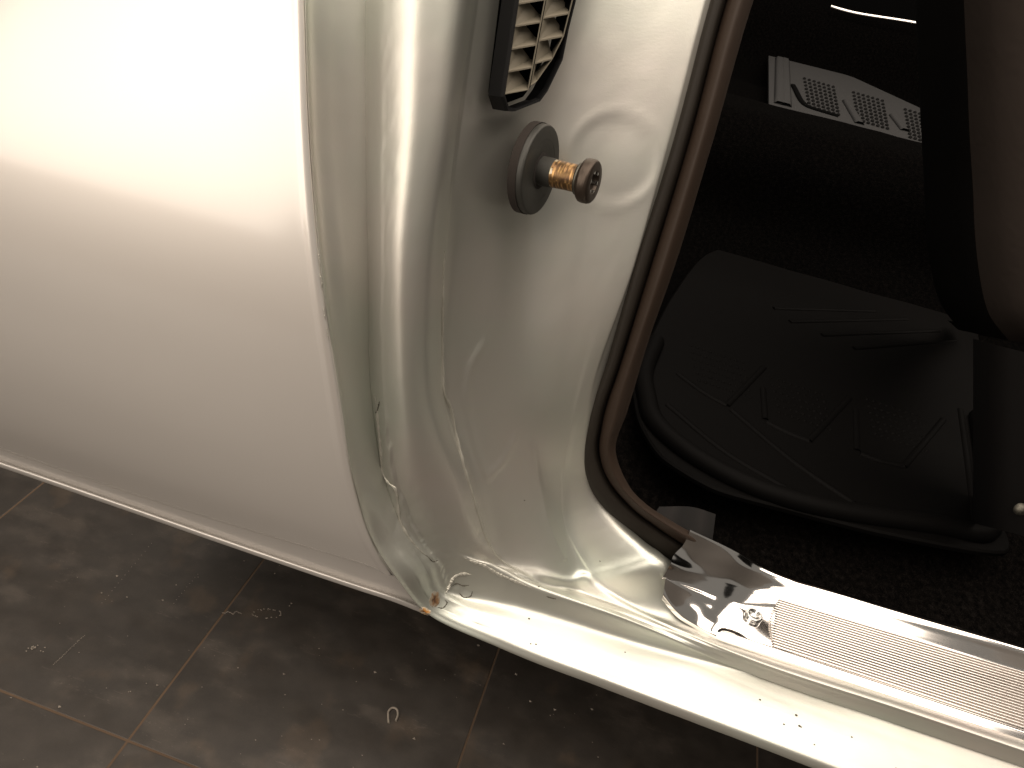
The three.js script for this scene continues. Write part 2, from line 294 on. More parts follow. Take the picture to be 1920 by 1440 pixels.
// outer quarter panel
{
  const edge = [[561, -420], [572, 0], [581, 250], [602, 500], [638, 750], [668, 920], [702, 1020], [737, 1078]];
  const bottomAt = x => x < 224 ? 838 + (x) * 0.3438 : x < 448 ? 915 + (x - 224) * 0.3125 : x < 672 ? 985 + (x - 448) * 0.3036 : 1053 + (x - 672) * 0.37;
  const R = [];
  for (let k = 0; k < edge.length; k++) {
    const [ex, ey] = edge[k], row = [];
    const fr = k / (edge.length - 1);
    for (const x of [-420, -260, -120, 20, 160, 300, 420, 520, 580, 0].map((v, i, a) => v)) {
      if (x === 0) continue;
      const xx = -900 + (x + 420) / 1000 * (ex - 30 + 900);
      const e = (ey + 420) / 1498;
      row.push(onSkin(xx, ey - (1 - e) * (ex - xx) * 0.3 + e * (bottomAt(xx) - bottomAt(ex))));
    }
    row.push(onSkin(ex - 9, ey), onSkin(ex - 4, ey, -0.0007), onSkin(ex, ey, -0.0030));
    const e2 = onSkin(ex + 1, ey, -0.005); row.push(e2);
    R.push(row);
  }
  const foot = R[R.length - 1], hem = net([foot, foot.map(p => p.clone().add(new THREE.Vector3(0.0002, -0.0020, -0.0014))), foot.map(p => p.clone().add(new THREE.Vector3(0.0004, -0.0026, -0.0040))), foot.map(p => p.clone().add(new THREE.Vector3(0.0006, -0.0022, -0.012)))], 4, 6);
  const q = net(R, 12, 6, { disp: p => 0.0004 * fbm(p.x * 9, p.y * 9, 2, 2) });
  part('quarter_panel', mergeGeometries([netGeo(q), netGeo(hem)]), M.paint, car, 'smooth silver rear quarter panel beside the door opening');
  // flange below the panel: crease, flat strip, bright folded lip
  const xs = [-900, -420, -200, 0, 224, 448, 672, 737, 770, 790], seam = xs.map(x => x < 737 ? bottomAt(x) : [1078, 1103, 1125][Math.max(0, xs.indexOf(x) - 7)]);
  const lip = [[-900, 592], [-420, 738], [-200, 804], [0, 868], [224, 945], [448, 1023], [672, 1099], [745, 1123], [785, 1139], [804, 1147]];
  const SR = xs.map((x, i) => {
    const s = onSkin(x, seam[i] - 7, -0.0135), s2 = onSkin(x + 1, seam[i] + 6, -0.0120), [lx, ly] = lip[i];
    const zs = s2.z / K, a = onZ(lx, ly - 4, zs - 0.0005), b = onZ(lx, ly, zs + 0.0035), c = onZ(lx - 2, ly + 7, zs + 0.0032), d = c.clone().add(new THREE.Vector3(0, -0.006, -0.006));
    return [s, s2, s2.clone().lerp(a, 0.5), a, b, c, d];
  });
  const strip = net(SR, 14, 5, { creases: [1, 3], disp: p => 0.0002 * fbm(p.x * 30, p.y * 30, 5, 2) });
  const fl = part('lower_flange', netGeo(strip), M.paint, car, 'grey flange with a bright folded lip under the quarter panel');
  fl.updateMatrixWorld(true); targets.push(fl);
}

// rubber door seal
const outerRail = [[1475, -460, -144], [1420, -300, -144], [1378, -150, -144], [1332, 0, -144], [1266, 250, -144], [1188, 500, -144], [1139, 675, -144], [1100, 800, -144], [1095, 875, -144], [1110, 921, -143], [1152, 975, -145], [1210, 1021, -150], [1262, 1054, -157], [1330, 1085, -185]];
const grooveRail = [[1512, -460], [1455, -300], [1412, -150], [1362, 0], [1295, 250], [1219, 500], [1162, 683], [1128, 792], [1123, 854], [1142, 904], [1185, 954], [1232, 990], [1275, 1018], [1340, 1050]];
const innerRail = [[1574, -460], [1512, -300], [1466, -150], [1412, 0], [1340, 250], [1264, 500], [1215, 640], [1176, 770], [1154, 845], [1177, 908], [1212, 946], [1252, 972], [1297, 998], [1360, 1030]];
{
  const make = f => net(outerRail.map((o, k) => {
    const g = grooveRail[k], n = innerRail[k], z = o[2] / 1000;
    return f((a, b, t, dz) => onLean(a[0] + (b[0] - a[0]) * t, a[1] + (b[1] - a[1]) * t, z + dz, 1), o, g, n);
  }), 16, 6, { disp: p => 0.00030 * fbm(p.x * 60, p.y * 60, p.z * 60, 3) });
  const lip = make((m, o, g, n) => [m(o, g, -0.01, -0.006), m(o, g, 0.05, 0.003), m(o, g, 0.3, 0.0065), m(o, g, 0.75, 0.0055), m(o, g, 0.96, 0.000), m(o, g, 1.02, -0.010)]);
  part('seal_lip', netGeo(lip), M.rubber, car, 'dark grey brown flat lip of the door seal');
  const s = make((m, o, g, n) => [m(g, n, -0.03, -0.014), m(g, n, 0.04, -0.002), m(g, n, 0.25, 0.008), m(g, n, 0.55, 0.011), m(g, n, 0.85, 0.004), m(g, n, 1.0, -0.012), m(g, n, 1.02, -0.03)]);
  part('seal_bulb', netGeo(s), M.bulb, car, 'brown rounded bulb of the door seal');
}

// ---------------------------------------------------------------- vent grille on the jamb
{
  const p0 = onLean(950, 175, -0.066), p1 = onLean(990, -60, -0.062), p2 = onLean(1062, 60, -0.104);
  const ey = p1.clone().sub(p0).normalize(); const nn = p2.clone().sub(p0).cross(ey).normalize(); if (nn.z < 0) nn.negate();
  const ex = ey.clone().cross(nn).normalize(); // across the face
  const rim = [[985, -130], [972, 0], [945, 180], [953, 206], [966, 207], [1012, 189], [1026, 170], [1054, 112], [1066, 52], [1079, 0], [1100, -130]].map(([x, y]) => onPlane(x, y, p0, nn));
  const c = rim.reduce((a, b) => a.add(b), new THREE.Vector3()).divideScalar(rim.length);
  const vent = new THREE.Group(); vent.name = 'vent_grille'; vent.position.copy(p0).sub(car.position); car.add(vent); vent.userData.label = 'beige cabin vent grille in a black housing above the striker';
  const ring = (s, d) => rim.map(p => c.clone().lerp(p, s).addScaledVector(nn, d));
  const rings = [ring(1.03, -0.0115), ring(1.025, -0.002), ring(1.01, 0.0003), ring(0.972, 0.0), ring(0.96, -0.003)];
  const pos = [], idx = []; rings.forEach(r => r.forEach(p => pos.push(p.x, p.y, p.z))); const nR = rim.length;
  for (let a = 0; a < rings.length - 1; a++) for (let b = 0; b < nR; b++) { const b2 = (b + 1) % nR, i = a * nR + b, j = a * nR + b2; idx.push(i, j, i + nR, j, j + nR, i + nR); }
  const g = new THREE.BufferGeometry(); g.setAttribute('position', new THREE.Float32BufferAttribute(pos, 3)); g.setIndex(idx);
  const gf = g.toNonIndexed(); gf.computeVertexNormals(); part('vent_frame', gf, M.black, vent, 'black moulded frame');
  const bp = ring(0.98, -0.013), bg = new THREE.BufferGeometry(); { const q = []; for (let b = 1; b < nR - 1; b++) q.push(bp[0], bp[b], bp[b + 1]); bg.setFromPoints(q); bg.computeVertexNormals(); }
  part('vent_back', bg, M.carpet, vent);
  const beige = std({ color: rgb(0.19, 0.17, 0.13), roughness: 0.55 });
  // funnel cells in two columns
  const L = y => { const pts = [[985, -130], [972, 0], [947, 163]]; return y < 0 ? 972 - y * 0.1 : 972 - y * 0.153; };
  const Mid = y => 1034 - 8 - (y) * 0.187, Rr = y => Math.min(1078 - y * 0.25, 1200 - y * 1.36 + 0);
  const at = (x, y, d = 0) => onPlane(x, y, p0, nn).addScaledVector(nn, d);
  const quad = (a, b, cc, d, out) => out.push(a, b, cc, a, cc, d);
  for (let col = 0; col < 2; col++) for (let r = -3; r < 4; r++) {
    const yT = (col ? -8 : 8) + r * 42.5, yB = yT + 42.5; if (col && r === 3 && yT > 140) continue;
    const xl = y => col ? Mid(y) : L(y), xr = y => col ? Math.max(Mid(y) + 12, Rr(y)) : Mid(y); const sl = col ? 0 : 0;
    const a = [xl(yT), yT], b = [xr(yT), yT - 9], cc = [xr(yB), Math.min(yB - 9, 172)], d = [xl(yB), Math.min(yB, 182)];
    const lerp2 = (s, t) => { const tx = a[0] + (b[0] - a[0]) * s, ty = a[1] + (b[1] - a[1]) * s, bx = d[0] + (cc[0] - d[0]) * s, by = d[1] + (cc[1] - d[1]) * s; return [tx + (bx - tx) * t, ty + (by - ty) * t]; };
    const fr = [lerp2(0.02, 0.03), lerp2(0.95, 0.03), lerp2(0.95, 0.96), lerp2(0.02, 0.96)].map(q => at(q[0], q[1], -0.0005));
    const bk = [lerp2(0.72, 0.02), lerp2(1.30, 0.02), lerp2(1.30, 0.78), lerp2(1.22, 0.74)].map(q => at(q[0], q[1], -0.0075));
    const ou = [lerp2(0, 0), lerp2(1, 0), lerp2(1, 1), lerp2(0, 1)].map(q => at(q[0], q[1], -0.0005));
    const out = []; for (let e = 0; e < 4; e++) { const f = (e + 1) % 4; quad(fr[e], fr[f], bk[f], bk[e], out); quad(ou[e], ou[f], fr[f], fr[e], out); }
    const cg = new THREE.BufferGeometry().setFromPoints(out); cg.computeVertexNormals(); part('vent_cell', cg, beige, vent);
  }
}

// ---------------------------------------------------------------- door striker
{
  const axis = new THREE.Vector3(0.972, 0.118, 0.205).normalize();
  const ctr = onLean(1015, 320, -0.098); const depth = ctr.clone().sub(CAM).dot(new THREE.Vector3(AX.z, AY.z, AZ.z)) * -1; const px = depth / F;
  const st = new THREE.Group(); st.name = 'door_striker'; st.position.copy(ctr).sub(car.position); car.add(st); st.userData.label = 'round dark door striker bolt with a worn brass sleeve';
  const r = 85 * px, at = ctr;
  const rust = std({ color: rgb(0.020, 0.015, 0.012), roughness: 0.9, metalness: 0.2 });
  const washer = std({ color: rgb(0.036, 0.036, 0.032), metalness: 0.3, roughness: 0.5, bumpMap: noiseTex(128, (u, v) => { const n = 128 + 90 * fbm(u * 9, v * 9, 4, 4); return [n, n, n]; }, false), bumpScale: 0.0004 });
  part('striker_washer', lathe([[0, -9 * px], [r * 0.6, -8 * px], [r * 0.97, -30 * px], [r, -28 * px], [r, -12 * px]], axis, at), rust, st, 'dark brown backing washer');
  part('striker_washer', lathe([[r * 0.985, -12.5 * px], [r * 0.985, -4 * px], [r * 0.965, -1 * px], [r * 0.93, 0], [r * 0.70, 0.5 * px], [r * 0.68, -0.5 * px], [r * 0.34, -0.5 * px], [r * 0.33, -7 * px], [0.1 * r, -7 * px]], axis, at), washer, st, 'grey green front washer');
  part('striker_hole', lathe([[26 * px, 0.6 * px], [34 * px, 0.3 * px], [34 * px, -1 * px]], axis, at.clone().add(new THREE.Vector3(0, 0, 0.000))), std({ color: rgb(0.015, 0.012, 0.01), roughness: 1 }), st);
  part('striker_shank', lathe([[27 * px, -4 * px], [27 * px, 22 * px], [25 * px, 30 * px], [22 * px, 33 * px]], axis, at), std({ color: rgb(0.03, 0.03, 0.026), roughness: 0.7, metalness: 0.3 }), st, 'dark grey shank');
  const brassTex = noiseTex(256, (u, v) => { const n = fbm(u * 6, v * 16, 2, 5), w = sm(-0.1, 0.25, n), band = v < 0.18 ? 1 : 0, e = fbm(u * 14, v * 5, 9, 4); if (v < 0.2 + 0.3 * e) return [175 + 60 * n, 165 + 60 * n, 140]; return [98 + 72 * w + 44 * e, 76 + 58 * w + 38 * e, 50 + 40 * w + 14 * e]; });
  part('striker_sleeve', lathe([[26 * px, 24 * px], [25.8 * px, 25 * px], [25.4 * px, 40 * px], [25 * px, 55 * px], [25.2 * px, 74 * px], [24 * px, 75 * px]], axis, at), std({ map: brassTex, metalness: 0.75, roughness: 0.38 }), st, 'scuffed brass sleeve');
  part('striker_collar', lathe([[24 * px, 74 * px], [29 * px, 75 * px], [30 * px, 78 * px], [29 * px, 82 * px], [25 * px, 83 * px]], axis, at), M.darkSteel, st);
  const hp = [[22, 82], [36, 83], [39.5, 86], [40.5, 90], [40.5, 101], [39, 105], [36, 107.5], [22, 108], [20, 107], [19, 97], [0.1, 97]].map(q => [q[0] * px, q[1] * px]);
  const hg = lathe(hp, axis, at, 24);
  part('striker_head', hg, std({ color: rgb(0.06, 0.046, 0.036), metalness: 0.7, roughness: 0.42, bumpMap: noiseTex(128, (u, v) => { const n = 128 + 100 * fbm(u * 7, v * 7, 6, 4); return [n, n, n]; }, false), bumpScale: 0.0006 }), st, 'rusty brown bolt head with a socket');
  // six points of the socket
  const gs = []; for (let i = 0; i < 6; i++) { const b = new THREE.CylinderGeometry(4.2 * px, 4.2 * px, 9 * px, 8); b.translate(20 * px * Math.cos(i / 6 * 6.283), 103 * px, 20 * px * Math.sin(i / 6 * 6.283)); gs.push(b); }
  const sg = mergeGeometries(gs); sg.applyQuaternion(new THREE.Quaternion().setFromUnitVectors(new THREE.Vector3(0, 1, 0), axis)); sg.translate(at.x, at.y, at.z);
  part('bolt_socket', sg, M.steel, st);
}

// ---------------------------------------------------------------- polished sill plate
{
  const HS = 1.064;
  const sp = new THREE.Group(); sp.name = 'sill_plate'; sp.position.copy(U(0.25, -0.5, -0.1)).sub(car.position); car.add(sp); sp.userData.label = 'polished aluminium sill plate with fine ridges';
  const R = [
    // outer edge, fold, flat, ridge foot, ridge head, hollow, roll front, roll top, roll back
    [[1336, 1190, -505.5], [1337, 1187, -504.5], [1352, 1170, -503.5], [1376, 1150, -502.5], [1398, 1112, -498.2], [1404, 1102, -496], [1412, 1088, -491], [1420, 1072, -485], [1427, 1060, -484]],
  ];
  {
    const a = [[1362, 1202, -505.5], [1363, 1190, -503], [1386, 1192, -504.4], [1450, 1212, -504.6], [1461, 1124, -499.8], [1465, 1117, -497.5], [1472, 1106, -494], [1478, 1093, -490], [1482, 1083, -490]];
    const b = [[2080, 1441, -505.5], [2080, 1429, -503], [2080, 1424, -504.8], [2080, 1420, -504.8], [2080, 1305, -501.6], [2080, 1295, -499], [2080, 1281, -495], [2080, 1267, -491], [2080, 1258, -492]];
    for (const t of [0, 0.08, 0.2, 0.4, 0.6, 0.8, 1]) R.push(a.map((p, i) => p.map((v, q) => v + (b[i][q] - v) * t)));
  }
  // the upturned end of the plate over the seal, given by its distance outward
  const far = R[0].map(([x, y, h]) => onY(x, y, HS * h / 1000)), z0 = [-105, -105, -109, -113, -119, -123, -131, -143, -153];
  const end = [[[1243, 1118], [1243.5, 1116], [1246, 1098], [1248, 1085], [1251, 1068], [1258, 1056], [1263, 1041], [1281, 1022], [1294, 994]],
    [[1268, 1148], [1269, 1146], [1275, 1125], [1282, 1105], [1290, 1081], [1295, 1070], [1301, 1054], [1318, 1034], [1330, 1010]],
    [[1308, 1175], [1309, 1173], [1320, 1150], [1335, 1131], [1350, 1097], [1355, 1087], [1362, 1071], [1375, 1052], [1384, 1035]]].map((r, k) => r.map(([x, y], i) => { const t = [0, 0.3, 0.68][k]; return onZ(x, y, z0[i] / 1000 + (far[i].z / K - z0[i] / 1000) * t); }));
  const rowsP = [...end, ...R.map(r => r.map(([x, y, h]) => onY(x, y, HS * h / 1000)))].map(a => { a.unshift(a[0].clone().add(new THREE.Vector3(0, -0.003, 0.0004))); a.push(a[a.length - 1].clone().add(new THREE.Vector3(0, -0.012, -0.004))); return a; });
  const scr = onY(1412, 1156, -0.5025 * HS);
  const N = net(rowsP, 10, 6, { creases: [1], disp: (p, u) => {
    const left = sm(0.152, 0.115, p.x) * sm(5.6, 4.2, u);
    const d = p.distanceTo(scr);
    return left * 0.0006 * fbm(p.x * 30 + 2, p.y * 30, p.z * 30, 2) - 0.0003 * Math.exp(-d * d / (2 * 0.012 ** 2)) + 0.00006 * fbm(p.x * 20, 1, p.z * 90, 2);
  } });
  part('plate', netGeo(N), M.plate, sp);
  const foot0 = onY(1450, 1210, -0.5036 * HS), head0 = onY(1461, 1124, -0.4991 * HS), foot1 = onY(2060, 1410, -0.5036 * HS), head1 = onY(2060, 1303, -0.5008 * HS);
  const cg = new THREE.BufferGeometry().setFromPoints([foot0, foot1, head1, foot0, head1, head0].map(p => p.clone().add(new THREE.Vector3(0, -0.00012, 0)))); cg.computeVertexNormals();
  part('ridge_channel', cg, std({ color: rgb(0.26, 0.22, 0.19), metalness: 0.5, roughness: 0.55 }), sp, 'dull dark channels between the ridges');  // strip darker and rougher than the polished ridges
  const nRidge = 20;
  for (let i = 0; i < nRidge; i++) {
    const t = i / (nRidge - 1), a = foot0.clone().lerp(head0, t), b = foot1.clone().lerp(head1, t); const w = foot0.distanceTo(head0) / nRidge * 0.30;
    a.x += 0.004 * Math.sin(t * Math.PI) * -1;
    part('plate_ridge', bead([a, a.clone().lerp(b, 0.5), b], w, { seg: 24, sides: 8, flat: 0.9, taper: false, nrm: new THREE.Vector3(0, 1, 0) }), M.ridge, sp);
  }
  const px = 0.686 * K / F, ax = new THREE.Vector3(0.02, 1, 0.05).normalize();
  const screw = new THREE.Group(); screw.name = 'plate_screw'; screw.position.copy(scr).sub(sp.position).sub(car.position); sp.add(screw);
  const sc = part('plate_screw', lathe([[17, -2], [17.5, 3], [16.5, 7], [14, 9], [11.5, 8.5], [10, 5], [7.5, 4.5], [7, 1], [0.01, 1]].map(q => [q[0] * px, q[1] * px]), ax, scr, 32), M.steel, sp, 'small round socket screw');
  sp.remove(screw);
}

// ---------------------------------------------------------------- sealer beads, cracks, rust and specks on the body
const sampleLine = (pts, off) => pts.map(([x, y]) => onBody(x, y, off)).filter(Boolean).map(h => h.p);
{
  const lines = [
    [[[833, 470], [829, 560], [828, 640], [829, 700], [831, 735], [845, 770], [856, 820], [868, 870], [884, 920], [897, 965], [912, 1010], [936, 1048], [970, 1072]], 0.0011],
    [[[703, 740], [707, 765], [710, 800], [715, 850], [719, 888], [728, 905], [740, 915], [746, 945], [750, 975], [765, 1005], [785, 1030], [806, 1048]], 0.0008],
    [[[870, 1046], [884, 1052], [907, 1060], [930, 1074], [957, 1086], [995, 1102]], 0.0010],
    [[[836, 1112], [843, 1096], [851, 1082], [864, 1076], [884, 1077]], 0.0012],
  ];
  for (const [pts, r] of lines) { const p = sampleLine(pts, 0.0003); if (p.length > 2) part('sealer_bead', bead(p, r, { seg: 140, rag: 0.8, flat: 0.4 }), M.sealer, car); }
  const chips = [[[597, 470], [601, 500]], [[598, 512], [604, 528], [603, 540]], [[606, 575], [610, 600]], [[612, 610], [617, 640]]];
  for (const c of chips) { const p = c.map(([x, y]) => onSkin(x, y, 0.0002)); part('paint_chip', bead(p.length > 2 ? p : [p[0], p[0].clone().lerp(p[1], 0.5), p[1]], 0.0003, { seg: 24, sides: 5, rag: 0.9 }), M.sealer, car); }
  const cracks = [[[798, 1040], [806, 1048], [812, 1053], [822, 1050]], [[860, 1111], [870, 1120], [882, 1118], [886, 1108]], [[820, 1138], [830, 1140], [838, 1130], [834, 1124]], [[1024, 1118], [1034, 1121], [1043, 1123]], [[890, 1054], [900, 1057], [906, 1060]], [[712, 752], [708, 768], [704, 775]], [[846, 1100], [856, 1094], [868, 1098], [880, 1097]]];
  for (const c of cracks) { const p = sampleLine(c, 0.00015); if (p.length > 2) part('paint_crack', bead(p, 0.0004, { seg: 30, sides: 5, rag: 0.8, flat: 0.5 }), M.crack, car); }
}
function patch(px, py, rx, ry, rot, cols, name, label, rough = 0.9, jag = 0.5) {
  const n = 22, rings = 5, pos = [], col = [], c0 = onBody(px, py, 0.0003); if (!c0) return;
  for (let q = 0; q <= rings; q++) for (let i = 0; i < n; i++) {
    const a = i / n * Math.PI * 2, k = q / rings * (1 + jag * fbm(Math.cos(a) * 1.7 + px, Math.sin(a) * 1.7, py * 0.1, 4) * 1.6), x = Math.cos(a) * rx * k, y = Math.sin(a) * ry * k;
    const h = onBody(px + x * Math.cos(rot) - y * Math.sin(rot), py + x * Math.sin(rot) + y * Math.cos(rot), q === rings ? -0.0001 : 0.00025); pos.push(h ? h.p : c0.p);
    const t = Math.min(0.999, Math.max(0, q / rings + 0.9 * fbm(x * 0.35 + px, y * 0.35, 4, 3))) * (cols.length - 1), f = Math.floor(t); const A = cols[f], B = cols[f + 1]; for (let c = 0; c < 3; c++) col.push(A[c] + (B[c] - A[c]) * (t - f));
  }
  const idx = []; for (let q = 0; q < rings; q++) for (let i = 0; i < n; i++) { const j = (i + 1) % n, a = q * n + i, b = q * n + j; idx.push(a, a + n, b, b, a + n, b + n); }
  const g = new THREE.BufferGeometry().setFromPoints(pos); g.setAttribute('color', new THREE.Float32BufferAttribute(col, 3)); g.setIndex(idx); g.computeVertexNormals(); return part(name, g, std({ vertexColors: true, roughness: rough, metalness: 0.1 }), car, label);
}
patch(815, 1124, 9, 18, 0.25, [[0.035, 0.018, 0.010], [0.06, 0.028, 0.012], [0.16, 0.085, 0.035], [0.20, 0.165, 0.115], [0.24, 0.225, 0.19]], 'rust_spot', 'dark brown rust hole in the corner of the sill');
patch(797, 1147, 12, 7, 0.35, [[0.36, 0.13, 0.02], [0.45, 0.20, 0.04], [0.5, 0.36, 0.2], [0.55, 0.52, 0.46]], 'rust_stain', 'orange rust stain on the lip below the corner');
{
  const gs = []; let tries = 0;
  const spots = [[992, 1160], [995, 1207], [1005, 1208], [1172, 1223], [1425, 1312], [1493, 1341], [1499, 1361], [1502, 1363], [1597, 1382], [1527, 1396], [1470, 1358], [1010, 1100], [1248, 1115], [1125, 1052], [983, 938], [1680, 1440]];
  for (const [x, y] of spots) { const h = onBody(x, y, 0.0001); if (!h) continue; const g = new THREE.IcosahedronGeometry(0.0004 + rnd() * 0.0004, 1); g.scale(1.3, 0.5, 1); g.translate(h.p.x, h.p.y, h.p.z); gs.push(g); }
  const o = part('dirt_speck', mergeGeometries(gs), M.crack, car); o.userData.kind = 'stuff';
}

// ---------------------------------------------------------------- cabin
{
  const carpetBump = noiseTex(256, (u, v) => { const n = 128 + 70 * fbm(u * 60, v * 60, 2, 2) + (rnd() - 0.5) * 120; return [n, n, n]; }, false);
  const carpetMap = noiseTex(256, (u, v) => { const n = 105 + 120 * fbm(u * 30, v * 30, 2, 3) + 150 * rnd() * rnd(); return [n, n * 0.97, n * 0.95]; });
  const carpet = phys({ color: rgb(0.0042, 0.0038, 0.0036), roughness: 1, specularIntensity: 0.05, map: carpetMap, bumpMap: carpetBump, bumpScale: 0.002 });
  // side of the inner sill, floor, tunnel, far floor, far sill, one folded sheet running along the car
  const profNear = [[-0.183, -0.535], [-0.184, -0.57], [-0.188, -0.60], [-0.20, -0.615], [-0.62, -0.615]];
  const prof = [[-0.62, -0.615], [-0.7, -0.615], [-1.12, -0.60], [-1.20, -0.54], [-1.24, -0.41], [-1.30, -0.361], [-1.38, -0.355], [-1.5, -0.37], [-1.58, -0.44], [-1.66, -0.45], [-2.1, -0.45], [-2.5, -0.45], [-2.62, -0.26], [-2.7, -0.24], [-2.8, -0.24]];
  const xs = [-0.45, -0.25, 0, 0.4, 0.8, 1.3, 2.0, 3.0];
  const Rr = xs.map(x => prof.map(([z, y]) => U(x, y, z)));
  const cN = net(Rr, 10, 6, { disp: p => 0.004 * fbm(p.x * 10, p.y * 10, p.z * 10, 3) });
  const cg = netGeo(cN); const uv = cg.attributes.uv; for (let i = 0; i < uv.count; i++) uv.setXY(i, uv.getX(i) * 6, uv.getY(i) * 6);
  const nN = net(xs.map(x => profNear.map(([z, y]) => U(x, y, z))), 10, 6, { disp: p => 0.004 * fbm(p.x * 10, p.y * 10, p.z * 10, 3) }), ng = netGeo(nN), nuv = ng.attributes.uv; for (let i = 0; i < nuv.count; i++) nuv.setXY(i, nuv.getX(i) * 6, nuv.getY(i) * 6);
  part('carpet_edge_lit', ng, phys({ color: rgb(0.011, 0.010, 0.0095), roughness: 1, specularIntensity: 0.05, map: carpetMap, bumpMap: carpetBump, bumpScale: 0.002 }), car, 'speckled black carpet beside the sill');  // same carpet in a lighter copy: brightness near the sill put into its colour
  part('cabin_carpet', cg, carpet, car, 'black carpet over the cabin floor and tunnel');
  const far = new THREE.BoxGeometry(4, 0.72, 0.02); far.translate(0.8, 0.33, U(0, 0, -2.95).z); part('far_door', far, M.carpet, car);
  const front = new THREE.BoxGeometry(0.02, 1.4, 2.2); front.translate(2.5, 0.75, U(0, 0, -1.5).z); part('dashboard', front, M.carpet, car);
  // the opened door, hinged ahead of the frame and swung outward
  const od = new RoundedBoxGeometry(0.09, 0.95, 0.95, 3, 0.03); od.translate(1.02, U(0, -0.02, 0).y, 0.56); part('open_door', od, std({ color: rgb(0.05, 0.045, 0.04), roughness: 0.6 }), car, 'dark trimmed inner side of the open door');
  // far sill strip
  const a = onZ(1558, 12, -2.6), b = onZ(1708, 41, -2.6); part('far_sill_strip', bead([a, a.clone().lerp(b, 0.3).add(new THREE.Vector3(0, -0.004, 0)), b, b.clone().multiplyScalar(2).sub(a)], 0.0042, { seg: 20, taper: false, flat: 0.5 }), M.ridge, car, 'bright metal strip on the far sill');
  // small screw beside the seat
  part('seat_screw', lathe([[0.0001, 0.004], [0.004, 0.003], [0.006, 0]], new THREE.Vector3(0, 0.3, 1).normalize(), onZ(1914, 955, -0.36), 16), M.darkSteel, car);
}
